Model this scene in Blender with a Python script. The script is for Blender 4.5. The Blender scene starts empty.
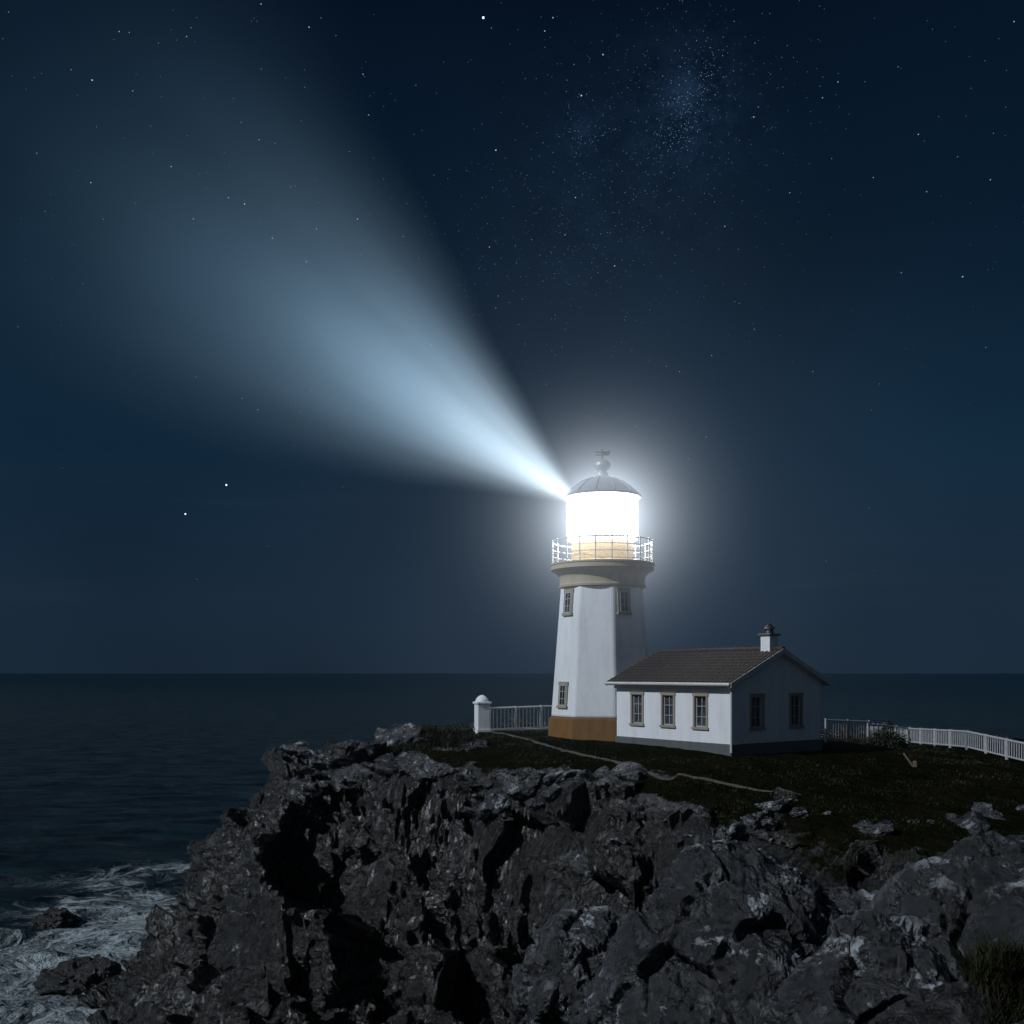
import bpy, bmesh, math, random
import numpy as np
from mathutils import Vector, Matrix
random.seed(7); RNG=np.random.default_rng(7)
scene=bpy.context.scene
R=math.radians

# ------------------------------------------------------------------ numpy noise
def hsh(ix,iy,iz,s):
    n=(ix*73856093 ^ iy*19349663 ^ iz*83492791 ^ (s*26544357)) & 0xffffffff
    n=((n^(n>>16))*0x45d9f3b)&0xffffffff
    n=((n^(n>>16))*0x45d9f3b)&0xffffffff
    n=n^(n>>16)
    return n/4294967296.0
def vnoise(P,s=0):
    I=np.floor(P).astype(np.int64); F=P-I; F=F*F*(3-2*F)
    out=np.zeros(len(P))
    for dx in (0,1):
        wx=F[:,0] if dx else 1-F[:,0]
        for dy in (0,1):
            wy=F[:,1] if dy else 1-F[:,1]
            for dz in (0,1):
                wz=F[:,2] if dz else 1-F[:,2]
                out+=wx*wy*wz*hsh(I[:,0]+dx,I[:,1]+dy,I[:,2]+dz,s)
    return out*2-1
def fbm(P,octs=4,s=0):
    o=0;a=1;t=0;Q=P.copy()
    for k in range(octs):
        o=o+a*vnoise(Q,s+k*17); t+=a; a*=.5; Q=Q*2.03+11.7
    return o/t
def facet(P,s=0,tilt=.9,off=.5):
    I=np.floor(P).astype(np.int64)
    b1=np.full(len(P),1e9); b2=np.full(len(P),1e9); val=np.zeros(len(P))
    for dx in (-1,0,1):
        for dy in (-1,0,1):
            for dz in (-1,0,1):
                cx=I[:,0]+dx; cy=I[:,1]+dy; cz=I[:,2]+dz
                vx=P[:,0]-cx-hsh(cx,cy,cz,s+1); vy=P[:,1]-cy-hsh(cx,cy,cz,s+2); vz=P[:,2]-cz-hsh(cx,cy,cz,s+3)
                d=vx*vx+vy*vy+vz*vz
                m=d<b1
                b2=np.where(m,b1,np.minimum(b2,d))
                if m.any():
                    cxm,cym,czm=cx[m],cy[m],cz[m]
                    g=[hsh(cxm,cym,czm,s+k)*2-1 for k in (4,5,6)]
                    o=hsh(cxm,cym,czm,s+7)-.5
                    val[m]=(g[0]*vx[m]+g[1]*vy[m]+g[2]*vz[m])*tilt+o*2*off
                b1=np.where(m,d,b1)
    return val, np.sqrt(b2)-np.sqrt(b1)
def sstep(a,b,x):
    t=np.clip((x-a)/(b-a),0,1); return t*t*(3-2*t)

# ------------------------------------------------------------------ node helpers
class NT:
    def __init__(s,tree): s.t=tree; s.n=tree.nodes; s.l=tree.links
    def node(s,typ,**kw):
        n=s.n.new(typ)
        for k,v in kw.items(): setattr(n,k,v)
        return n
    def link(s,a,b): s.l.new(a,b)
    def setin(s,sock,v):
        if hasattr(v,'links') or isinstance(v,bpy.types.NodeSocket): s.l.new(v,sock)
        else: sock.default_value=v
    def math(s,op,a,b=None,c=None,clamp=False):
        n=s.node('ShaderNodeMath',operation=op); n.use_clamp=clamp
        s.setin(n.inputs[0],a)
        if b is not None: s.setin(n.inputs[1],b)
        if c is not None: s.setin(n.inputs[2],c)
        return n.outputs[0]
    def noise(s,vec,scale,detail=4,rough=.55,dist=0):
        n=s.node('ShaderNodeTexNoise'); s.setin(n.inputs['Vector'],vec)
        n.inputs['Scale'].default_value=scale; n.inputs['Detail'].default_value=detail
        n.inputs['Roughness'].default_value=rough; n.inputs['Distortion'].default_value=dist
        return n.outputs['Fac']
    def mapv(s,vec,scale=(1,1,1),rot=(0,0,0),loc=(0,0,0)):
        n=s.node('ShaderNodeMapping'); s.setin(n.inputs['Vector'],vec)
        n.inputs['Scale'].default_value=scale; n.inputs['Rotation'].default_value=rot; n.inputs['Location'].default_value=loc
        return n.outputs[0]
    def ramp(s,fac,stops,interp='LINEAR'):
        n=s.node('ShaderNodeValToRGB'); s.setin(n.inputs[0],fac); cr=n.color_ramp; cr.interpolation=interp
        while len(cr.elements)<len(stops): cr.elements.new(.5)
        for e,(p,c) in zip(cr.elements,stops):
            e.position=p; e.color=(c,c,c,1) if not hasattr(c,'__len__') else (*c,1)
        return n.outputs[0]
    def mix(s,f,a,b,blend='MIX'):
        n=s.node('ShaderNodeMix',data_type='RGBA',blend_type=blend)
        s.setin(n.inputs[0],f)
        for i,v in ((6,a),(7,b)):
            if isinstance(v,(tuple,list)): n.inputs[i].default_value=(*v[:3],1)
            else: s.setin(n.inputs[i],v)
        return n.outputs[2]
    def bump(s,h,strength,dist,normal=None):
        n=s.node('ShaderNodeBump'); s.setin(n.inputs['Height'],h)
        n.inputs['Strength'].default_value=strength; n.inputs['Distance'].default_value=dist
        if normal is not None: s.link(normal,n.inputs['Normal'])
        return n.outputs[0]
def newmat(name):
    m=bpy.data.materials.new(name); m.use_nodes=True
    t=NT(m.node_tree); b=m.node_tree.nodes['Principled BSDF']
    return m,t,b
def geopos(t): return t.node('ShaderNodeNewGeometry').outputs['Position']
def objco(t): return t.node('ShaderNodeTexCoord').outputs['Object']

def paint(name,col,dirty=(.35,.33,.28),amt=.5,rough=.6,sc=1.2,bump=.25):
    m,t,b=newmat(name); p=objco(t)
    st=t.noise(t.mapv(p,(2.2,2.2,.35)),sc,4,.65)
    bl=t.noise(p,sc*2.5,4,.6)
    f=t.math('MULTIPLY',t.ramp(st,[(.42,0),(.75,1)]),t.ramp(bl,[(.3,.3),(.7,1)]))
    f=t.math('MULTIPLY',f,amt)
    c=t.mix(f,col,dirty)
    t.link(c,b.inputs['Base Color']); b.inputs['Roughness'].default_value=rough
    t.link(t.bump(t.noise(p,18,2),bump,.01),b.inputs['Normal'])
    return m
def flat(name,col,rough=.5,metal=0,var=.25):
    m,t,b=newmat(name); p=objco(t)
    c=t.mix(t.noise(p,6,3),tuple(x*(1-var) for x in col),tuple(min(1,x*(1+var)) for x in col))
    t.link(c,b.inputs['Base Color']); b.inputs['Roughness'].default_value=rough; b.inputs['Metallic'].default_value=metal
    return m

M_white=paint('white_render',(.80,.81,.83),dirty=(.42,.41,.38),amt=.45)
M_white2=paint('white_trim_paint',(.60,.60,.58),amt=.4,rough=.5)
M_tan=paint('ochre_stone',(.48,.41,.30),dirty=(.24,.19,.12),amt=.6)
M_lamplit=paint('lamplit_lantern_wall',(.74,.54,.32),dirty=(.4,.28,.15),amt=.4)  # lamp glow is put into this lighter, warmer wall colour
M_orange=paint('ochre_base',(.20,.095,.022),dirty=(.06,.03,.012),amt=.7)
M_surr=paint('window_surround_stone',(.33,.29,.22),dirty=(.15,.12,.08),amt=.5)
M_plinth=paint('grey_plinth',(.11,.115,.12),dirty=(.05,.05,.05),amt=.7)
M_frame=flat('window_frame_paint',(.38,.38,.38),.5)
M_iron=flat('dark_iron',(.05,.05,.055),.45,.6)
M_dome=flat('lead_dome',(.24,.26,.28),.45,.2)
M_rail=flat('white_rail_paint',(.70,.70,.69),.5,0,.1)
M_fence=flat('grey_fence_paint',(.36,.37,.38),.6,0,.25)  # duller grey than the rail paint
m,t,b=newmat('window_glass'); M_glass=m
t.link(t.ramp(t.noise(objco(t),1.3,2),[(.4,(.015,.018,.024)),(.65,(.09,.10,.12))]),b.inputs['Base Color'])
b.inputs['Roughness'].default_value=.08

m,t,b=newmat('roof_tiles'); M_roof=m; p=objco(t)
c=t.mix(t.noise(t.mapv(p,(3.5,3.5,3.5)),1.5,4,.7),(.014,.011,.009),(.055,.038,.032))
c=t.mix(t.ramp(t.noise(p,.9,3),[(.5,0),(.7,.6)]),c,(.034,.032,.029))
t.link(c,b.inputs['Base Color']); b.inputs['Roughness'].default_value=.75

m,t,b=newmat('lantern_light'); M_lamp=m
t.n.remove(b); e=t.node('ShaderNodeEmission'); e.inputs[0].default_value=(.95,.98,1,1); e.inputs[1].default_value=14
t.link(e.outputs[0],t.n['Material Output'].inputs['Surface'])

def rockmat(name,with_grass,lichen_lo,lichen_col,darkc,midc,wet=(.3,.6),spec=.9,crk=.3,low_dark=False,bs=1.,bd=.8,dmg=.25):
    m,t,b=newmat(name); p=geopos(t)
    ps=t.mapv(p,(1,1,.5),(R(18),R(-30),R(10)))
    n1=t.noise(ps,.4,5,.62,.6); n2=t.noise(ps,3.2,4,.65)
    base=t.mix(t.ramp(n1,[(.38,0),(.66,1)]),darkc,midc)
    base=t.mix(t.ramp(n2,[(.42,0),(.66,.9)]),base,tuple(x*dmg for x in midc))
    l1=t.noise(p,1.9,9,.76,.4); l2=t.noise(p,.55,2,.5)
    lm=t.math('MULTIPLY',t.ramp(l1,[(lichen_lo,0),(lichen_lo+.04,1)]),t.ramp(l2,[(.42,.15),(.6,1)]))
    base=t.mix(lm,base,lichen_col)
    if low_dark:
        sp=t.node('ShaderNodeSeparateXYZ'); t.link(p,sp.inputs[0])
        zz_=t.math('ADD',sp.outputs['Z'],t.math('MULTIPLY',t.math('SUBTRACT',n1,.5),8.))
        base=t.mix(t.ramp(t.math('DIVIDE',zz_,10.),[(.35,.2),(1.0,1)]),(0,0,0),base)  # base colour darkens towards the foot of the cliff
    v=t.node('ShaderNodeTexVoronoi',feature='DISTANCE_TO_EDGE'); v.inputs['Scale'].default_value=crk
    dist=t.node('ShaderNodeVectorMath',operation='ADD')
    nn=t.node('ShaderNodeTexNoise'); t.link(ps,nn.inputs['Vector']); nn.inputs['Scale'].default_value=.7; nn.inputs['Detail'].default_value=4; nn.inputs['Roughness'].default_value=.6
    sc=t.node('ShaderNodeVectorMath',operation='SCALE'); t.link(nn.outputs['Color'],sc.inputs[0]); sc.inputs['Scale'].default_value=1.6
    t.link(ps,dist.inputs[0]); t.link(sc.outputs[0],dist.inputs[1]); t.link(dist.outputs[0],v.inputs['Vector'])
    cr=t.ramp(t.math('ADD',v.outputs['Distance'],t.math('MULTIPLY',t.ramp(l2,[(.4,0),(.7,1)]),.02)),[(0,0),(.035,1)])
    base=t.mix(cr,(.003,.003,.004),base)
    h=t.noise(p,1.3*bs,9,.62)
    rough=t.ramp(n2,[(.35,wet[0]),(.65,wet[1])])
    rough=t.mix(lm,rough,(.7,.7,.7))
    nb=t.bump(h,1.,bd)
    if with_grass:
        a=t.node('ShaderNodeAttribute',attribute_name='rock')
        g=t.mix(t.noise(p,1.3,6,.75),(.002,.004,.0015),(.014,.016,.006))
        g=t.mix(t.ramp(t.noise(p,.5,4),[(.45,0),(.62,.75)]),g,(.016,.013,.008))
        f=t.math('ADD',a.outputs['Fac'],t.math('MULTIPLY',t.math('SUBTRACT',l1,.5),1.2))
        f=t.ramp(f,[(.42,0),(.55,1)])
        base=t.mix(f,g,base)
        rough=t.mix(f,(.95,.95,.95),rough)
        t.link(t.math('MULTIPLY',f,spec),b.inputs['Specular IOR Level'])
    else: b.inputs['Specular IOR Level'].default_value=spec
    t.link(base,b.inputs['Base Color']); t.link(rough,b.inputs['Roughness']); t.link(nb,b.inputs['Normal'])
    return m
M_ter=rockmat('cliff_rock_and_grass',True,.59,(.13,.128,.125),(.002,.002,.0025),(.022,.0215,.021),(.20,.38),1.,low_dark=True,bd=.75)
M_rock=rockmat('lichen_rock',False,.55,(.44,.46,.50),(.005,.006,.008),(.036,.038,.044),(.18,.34),1.0,.45,bs=1.6,bd=.34,dmg=.35)
M_searock=rockmat('wet_rock',False,.75,(.1,.1,.1),(.003,.003,.004),(.012,.013,.014))

# ------------------------------------------------------------------ mesh builder
class MB:
    def __init__(s): s.v=[]; s.f=[]
    def add(s,vs,fs):
        o=len(s.v); s.v+= [tuple(x) for x in vs]; s.f+=[tuple(i+o for i in f) for f in fs]
    def box(s,x0,x1,y0,y1,z0,z1,M=None):
        vs=[Vector((x,y,z)) for x in (x0,x1) for y in (y0,y1) for z in (z0,z1)]
        if M is not None: vs=[M@v for v in vs]
        s.add(vs,[(0,1,3,2),(4,6,7,5),(0,4,5,1),(2,3,7,6),(0,2,6,4),(1,5,7,3)])
    def tube(s,a,b,r,r2=None,n=8,cap=True):
        a=Vector(a);b=Vector(b);d=(b-a).normalized(); r2=r if r2 is None else r2
        u=d.orthogonal().normalized(); w=d.cross(u)
        vs=[]
        for c,rr in ((a,r),(b,r2)):
            for i in range(n):
                q=2*math.pi*i/n; vs.append(c+rr*(math.cos(q)*u+math.sin(q)*w))
        fs=[(i,(i+1)%n,n+(i+1)%n,n+i) for i in range(n)]
        if cap: fs+=[tuple(range(n-1,-1,-1)),tuple(range(n,2*n))]
        s.add(vs,fs)
    def lathe(s,prof,n=48,rot=0,c=(0,0)):
        vs=[]
        for r,z in prof:
            for i in range(n):
                q=rot+2*math.pi*i/n; vs.append((c[0]+r*math.cos(q),c[1]+r*math.sin(q),z))
        fs=[]
        for k in range(len(prof)-1):
            for i in range(n):
                fs.append((k*n+i,k*n+(i+1)%n,(k+1)*n+(i+1)%n,(k+1)*n+i))
        fs.append(tuple(range(n-1,-1,-1))); fs.append(tuple((len(prof)-1)*n+i for i in range(n)))
        s.add(vs,fs)
    def ring(s,r,z,t,n=64,m=6):
        vs=[];fs=[]
        for i in range(n):
            q=2*math.pi*i/n
            for j in range(m):
                w=2*math.pi*j/m; rr=r+t*math.cos(w); vs.append((rr*math.cos(q),rr*math.sin(q),z+t*math.sin(w)))
        for i in range(n):
            for j in range(m):
                fs.append((i*m+j,((i+1)%n)*m+j,((i+1)%n)*m+(j+1)%m,i*m+(j+1)%m))
        s.add(vs,fs)
    def obj(s,name,mat,parent=None,smooth=False,bevel=0):
        me=bpy.data.meshes.new(name); me.from_pydata(s.v,[],s.f); me.update()
        o=bpy.data.objects.new(name,me); scene.collection.objects.link(o)
        me.materials.append(mat)
        if parent: o.parent=parent
        if smooth:
            me.polygons.foreach_set('use_smooth',[True]*len(me.polygons))
            try: me.set_sharp_from_angle(angle=R(35))
            except Exception: pass
        if bevel:
            b=o.modifiers.new('bevel','BEVEL'); b.width=bevel; b.segments=2; b.limit_method='ANGLE'
        return o
def empty(name,loc=(0,0,0),rot=(0,0,0)):
    e=bpy.data.objects.new(name,None); scene.collection.objects.link(e); e.location=loc; e.rotation_euler=rot; return e
def npmesh(name,V,F,mat,smooth=True,attrs={}):
    me=bpy.data.meshes.new(name); k=F.shape[1]
    me.vertices.add(len(V)); me.vertices.foreach_set('co',V.astype(np.float32).ravel())
    me.loops.add(F.size); me.loops.foreach_set('vertex_index',F.astype(np.int32).ravel())
    me.polygons.add(len(F)); me.polygons.foreach_set('loop_start',np.arange(0,F.size,k,dtype=np.int32))
    me.polygons.foreach_set('use_smooth',np.full(len(F),smooth))
    me.update(calc_edges=True); me.validate()
    for a,val in attrs.items():
        at=me.attributes.new(a,'FLOAT','POINT'); at.data.foreach_set('value',val.astype(np.float32))
    o=bpy.data.objects.new(name,me); scene.collection.objects.link(o); me.materials.append(mat); return o

# ------------------------------------------------------------------ terrain
ctrl=np.array([(4.5,52,11.8),(9,43,11.55),(14,47,11.55),(5,49,11.7),(-2,53,11.95),(-5,48,11.6),(-8,45.5,11.0),(-10,44,10.2),
 (0,40.5,11.1),(0,46,11.6),(4.5,37.5,10.7),(9,37,10.6),(4.4,41.4,11.3),(10.2,36.3,10.5),(13,36,10.4),(20,40,10.7),(16,52,11.6),(23,46,10.9),(23,66,10.5),
 (3,60,11.8),(10,62,11.5),(35,50,10.6),(60,50,10.5),(8,32,9.6),(15,28,9.2),(25,30,10.2),(60,20,11.5),
 (0,0,13.2),(2,5,12.6),(.5,8,10.8),(3.6,8.2,11.3),(6,9,12.35),(5.1,10.2,12.1),(12,9,12.8),(3,14,8.6),(6,14,10.2),(10,14,11.6),(3.5,18,7.4),(8,20,8.4),(13,21,9.8),(0,-10,13.5),(20,5,13.2),(60,-8,13.5),(-2,62,11.6),(15,74,11)],float)
poly=np.array([(-4,-9),(-2.2,2),(-.1,6),(1.6,8.2),(3.6,10.0),(5.0,12.0),(7.2,13.6),(9.5,15.5),(12,19),(14.5,23),(14.5,27.5),(10.5,31.2),(6.2,34),(3.6,36.2),(.5,38.3),(-2.5,39.6),(-6,41.5),(-9.0,43),(-10.0,44.6),(-8.6,46.5),(-6,48.5),(-4.2,51),(-3.6,55),(-4,61),(1,69),(14,75),(28,73),(45,76),(66,72),(67,30),(66,-9)],float)
def rbf():
    d=np.hypot(ctrl[:,None,0]-ctrl[None,:,0],ctrl[:,None,1]-ctrl[None,:,1])
    n=len(ctrl); A=np.zeros((n+3,n+3)); A[:n,:n]=np.sqrt(d*d+.6); A[:n,:n]-=np.eye(n)*.6
    Pm=np.c_[np.ones(n),ctrl[:,:2]]; A[:n,n:]=Pm; A[n:,:n]=Pm.T
    return np.linalg.solve(A,np.r_[ctrl[:,2],0,0,0])
W=rbf()
def Tz(x,y):
    o=W[-3]+W[-2]*x+W[-1]*y
    for i in range(len(ctrl)): o=o+W[i]*np.sqrt((x-ctrl[i,0])**2+(y-ctrl[i,1])**2+.6)
    return o
def sdist(x,y):
    d=np.full(x.shape,1e9); ins=np.zeros(x.shape,bool); n=len(poly)
    for i in range(n):
        ax,ay=poly[i]; bx,by=poly[(i+1)%n]
        ex,ey=bx-ax,by-ay
        t=np.clip(((x-ax)*ex+(y-ay)*ey)/(ex*ex+ey*ey),0,1)
        d=np.minimum(d,(x-ax-t*ex)**2+(y-ay-t*ey)**2)
        if ay!=by:
            c=((ay>y)!=(by>y))&(x<(bx-ax)*(y-ay)/(by-ay)+ax); ins^=c
    d=np.sqrt(d); return np.where(ins,-d,d)
xs=np.r_[np.arange(-34,-21,.3),np.arange(-21,14,.088),np.arange(14,76,.33)]
ys=np.r_[np.arange(-16,3,.4),np.arange(3,47,.088),np.arange(47,88,.3)]
X,Y=np.meshgrid(xs,ys); sh=X.shape; x=X.ravel(); y=Y.ravel()
z0=np.zeros_like(x)
P2=np.c_[x,y,z0]
d=sdist(x,y)
warp=fbm(P2/6.5,4,3)*2.0+fbm(P2/1.7,3,5)*.35
near=1-sstep(18,26,y)
dd=d+warp*sstep(-3,1.5,d)*(1-.55*near)
Tt=Tz(np.clip(x,-12,66),np.clip(y,-9,75))
slope=1.4+1.3*sstep(-11,-5,x)
q=np.maximum(dd,0)
drop=slope*q
h=Tt-drop
h=np.maximum(h,-4-.02*q)
rock=sstep(-3.2,-.6,d+fbm(P2/3.1,4,9)*2.6)
rock=np.maximum(rock,(1-sstep(22,27,y))*sstep(-.35,.1,fbm(P2/2.7,3,21)))
# low outcrops breaking through the turf near the rim
rock=np.maximum(rock,sstep(.12,.3,fbm(P2/1.9,4,88))*(1-sstep(-8.5,-5,-d-12+0*d)*0)*sstep(-7,-4,d)*.9)
hut=np.exp(-(((x-9)/8.5)**4+((y-49)/9)**4)); rock=rock*(1-hut)
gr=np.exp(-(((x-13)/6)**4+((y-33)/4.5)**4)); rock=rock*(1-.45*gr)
h=h+fbm(P2/2.2,4,31)*.16*(1-hut)+fbm(P2/.5,2,33)*.03
Hg=h.reshape(sh)
gy,gx=np.gradient(Hg,ys,xs)
N=np.stack([-gx,-gy,np.ones(sh)],-1); N/=np.linalg.norm(N,axis=-1,keepdims=True); N=N.reshape(-1,3)
P=np.c_[x,y,h]
ax=Matrix.Rotation(R(30),3,'Y')@Matrix.Rotation(R(-18),3,'X')
A=np.array(ax); S=P@A.T; S=S*np.array([1,1,.3])
S=S+np.c_[fbm(P/2.5,3,41),fbm(P/2.5,3,42),fbm(P/2.5,3,43)]*.55
v1,e1=facet(S/2.9,100,1.1,.5)
v2,e2=facet(S/1.05,200,1.1,.4)
v3,e3=facet(S/.38,300,1.1,.35)
amp=rock*(.3+.7*sstep(-1.5,1.5,d))
patch=sstep(-.45,.25,fbm(P/3.3,3,61))
disp=amp*(v1*1.7+(v2*.8*(.35+.65*patch))+(v3*.30*(.25+.75*patch))-.3*(1-sstep(0,.07,e1))-.12*patch*(1-sstep(0,.12,e2)))
disp+=amp*fbm(P/.35,3,50)*.04
P=P+N*disp[:,None]
nx,ny=sh[1],sh[0]
idx=np.arange(nx*ny).reshape(ny,nx)
F=np.stack([idx[:-1,:-1],idx[:-1,1:],idx[1:,1:],idx[1:,:-1]],-1).reshape(-1,4)
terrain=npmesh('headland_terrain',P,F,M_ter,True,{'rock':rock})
terrain.data.set_sharp_from_angle(angle=R(38))
bpy.context.view_layer.update()
def gz(px,py):
    ok,loc,n,i=terrain.ray_cast(Vector((px,py,40)),Vector((0,0,-1)))
    return loc.z if ok else 0

# ------------------------------------------------------------------ rocks
ico_cache={}
def ico(sub):
    if sub not in ico_cache:
        bm=bmesh.new(); bmesh.ops.create_icosphere(bm,subdivisions=sub,radius=1)
        V=np.array([v.co[:] for v in bm.verts]); Fc=np.array([[v.index for v in f.verts] for f in bm.faces]); bm.free()
        V/=np.linalg.norm(V,axis=1,keepdims=True); ico_cache[sub]=(V,Fc)
    return ico_cache[sub]
def rockverts(loc,scale,seed,sub=5,rotz=0,tilt=(0,0),nplanes=13,det=1.):
    D,Fc=ico(sub); rg=np.random.default_rng(seed)
    r=np.full(len(D),1.25)
    nrm=rg.normal(size=(nplanes,3)); nrm/=np.linalg.norm(nrm,axis=1,keepdims=True)
    for n in nrm:
        c=D@n; hh=rg.uniform(.62,.95)
        r=np.where(c>.05,np.minimum(r,hh/np.maximum(c,.05)),r)
    V=D*r[:,None]*np.array(scale)
    Nn=D
    big=max(scale)
    a,e=facet(V/(big*.42)+seed*3.1,seed+5,1,.4); b2,e2=facet(V/(big*.16)+seed*1.7,seed+9,1,.35); b3,e3=facet(V/(big*.07)+seed*1.3,seed+19,1,.35)
    V=V+Nn*((a*.15-.06*(1-sstep(0,.09,e)))*big+(b2*.05-.015*(1-sstep(0,.12,e2)))*big+b3*.014*big+fbm(V/(big*.06),3,seed)*.010*big)[:,None]*det
    Rm=np.array((Matrix.Rotation(rotz,3,'Z')@Matrix.Rotation(tilt[0],3,'X')@Matrix.Rotation(tilt[1],3,'Y')))
    return V@Rm.T+np.array(loc),Fc
def rockobj(name,mat,*a,**k):
    V,Fc=rockverts(*a,**k); o=npmesh(name,V,Fc,mat,True); o.data.set_sharp_from_angle(angle=R(32)); return o
def hullrock(name,pts,seed,edge=.07,s=1.):
    """angular slab: convex hull of its corner points, finely subdivided, then fractured and chipped"""
    bm=bmesh.new()
    for p_ in pts: bm.verts.new(p_)
    bmesh.ops.convex_hull(bm,input=bm.verts)
    bmesh.ops.delete(bm,geom=[v for v in bm.verts if not v.link_faces],context='VERTS')
    for _ in range(9):
        le=[e for e in bm.edges if e.calc_length()>edge*1.5]
        if not le or len(bm.verts)>90000: break
        bmesh.ops.subdivide_edges(bm,edges=le,cuts=1,use_grid_fill=False)
        bmesh.ops.triangulate(bm,faces=[f for f in bm.faces if len(f.verts)>3])
    bmesh.ops.recalc_face_normals(bm,faces=bm.faces)
    bm.verts.index_update(); bm.normal_update()
    for _ in range(2): bmesh.ops.smooth_vert(bm,verts=bm.verts,factor=.5,use_axis_x=True,use_axis_y=True,use_axis_z=True)
    bm.normal_update()
    V=np.array([v.co[:] for v in bm.verts]); Nn=np.array([v.normal[:] for v in bm.verts]); Fc=np.array([[v.index for v in f.verts] for f in bm.faces]); bm.free()
    Q=V@A.T*np.array([1,1,.45])+np.c_[fbm(V/1.1,3,seed),fbm(V/1.1,3,seed+1),fbm(V/1.1,3,seed+2)]*.25
    a,e=facet(Q/(1.15*s),seed+5,1,.5); b2,e2=facet(Q/(.42*s),seed+9,1,.4); b3,e3=facet(Q/(.15*s),seed+19,1,.35)
    pt=sstep(-.4,.3,fbm(V/.9,3,seed+30))
    dsp=a*.22*s-.13*s*(1-sstep(0,.10,e))+(.25+.75*pt)*(b2*.10*s-.045*s*(1-sstep(0,.12,e2)))+pt*b3*.034*s+fbm(V/.12,3,seed+40)*.014
    o=npmesh(name,V+Nn*dsp[:,None],Fc,M_rock,True); o.data.set_sharp_from_angle(angle=R(30)); return o
hullrock('boulder',[(2.75,16.4,12.15),(3.3,16.6,12.3),(4.3,17,12.05),(5.35,16.9,11.6),(1.7,16.0,10.9),(.5,15.8,8.4),(3.7,14.8,10.9),(2.9,14.0,8.6),(5.2,15.2,10.0),(5.3,15.0,8),(2,20,9),(5.6,20,9),(.2,18,7),(5.5,19,7),(1.6,14.4,7.5),(.1,15.6,7.2)],11,.055)
hullrock('boulder',[(5.1,13.4,12.05),(5.5,13.8,12.45),(6.15,14,12.72),(7.2,14.2,12.8),(8.2,14,12.3),(5.0,13.0,11.4),(6.4,12.5,12.0),(7.6,12.4,12.0),(6.4,12.2,11.2),(7.8,12.2,11.2),(5.2,15,11.5),(8,15.5,11.5),(5.1,13,10.3),(8.2,13,10.3)],22,.045,.8)
hullrock('boulder',[(2.8,11,11.2),(3.15,11.2,11.7),(3.5,11.4,12.15),(3.95,11.5,12.3),(4.6,11.6,12.2),(4.85,11.4,11.9),(3.6,10.5,11.75),(4.4,10.4,11.75),(3.3,10.2,10.9),(4.6,10.2,11.0),(2.7,11,10.0),(4.9,11,10.2),(3.2,12.6,11),(4.8,12.6,11.2)],33,.038,.6)
hullrock('boulder',[(.1,22,8.4),(.4,22.2,9.3),(.9,22.4,9.8),(2.2,22.6,10.0),(2.5,22,9.4),(1.2,21,9.2),(2.2,21,9.0),(.6,20.8,8),(2.4,20.8,7.5),(.0,22,6),(2.6,23,6),(.8,24,7)],44,.06,.8)
hullrock('boulder',[(1.2,12.2,8.2),(1.5,12.6,9.3),(2.3,12.8,9.7),(2.7,12.4,9.2),(2.6,11.6,8.4),(1.6,11.6,7.8),(1.0,13.5,7),(2.8,13.8,7.5),(1.2,12,6),(2.8,12,6)],55,.045,.6)
rockobj('boulder',M_rock,(8.6,24.0,8.9),(1.9,1.4,1.1),14,6,R(5),(0,R(12)))
rockobj('boulder',M_rock,(11.8,24.5,9.6),(1.6,1.2,.9),17,5,R(60),(0,R(10)))
rockobj('sea_rock',M_searock,(-27.2,61,.1),(1.3,1.1,.7),21,5)
rockobj('sea_rock',M_searock,(-20.6,49.5,.1),(2.2,1.7,1.0),22,5,R(30))
Vs=[];Fs=[];o=0
rg=random.Random(3)
seg=[(6.2,33),(3.6,36.4),(.5,38.8),(-2.5,40.3),(-6,42.2),(-8.8,43.8),(-8.6,45.5),(-6,48),(-4.2,51)]
for i in range(150):
    if i<110:
        k=rg.uniform(0,7.99); a=int(k); f=k-a
        px=seg[a][0]*(1-f)+seg[a+1][0]*f; py=seg[a][1]*(1-f)+seg[a+1][1]*f
        px+=rg.uniform(-1.2,1.2); py+=rg.uniform(-.8,1.0)
    else:
        c_=[(3.6,39.5),(9.8,35),(13.5,33.8),(8,34.6),(17,35)][i%5]; px=c_[0]+rg.gauss(0,1.0); py=c_[1]+rg.gauss(0,.5)
    s=rg.choice([.15,.2,.3,.3,.45,.6])*rg.uniform(.7,1.2)
    V,Fc=rockverts((px,py,gz(px,py)+s*(.15 if i<110 else -.1)),(s*1.4,s,s*.6),50+i,3,rg.uniform(0,6),(rg.uniform(-.4,.4),rg.uniform(-.5,.5)),10)
    Vs.append(V);Fs.append(Fc+o);o+=len(V)
st=npmesh('loose_rocks',np.concatenate(Vs),np.concatenate(Fs),M_rock,True,{'rock':np.ones(o)}); st.data.set_sharp_from_angle(angle=R(32))

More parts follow.
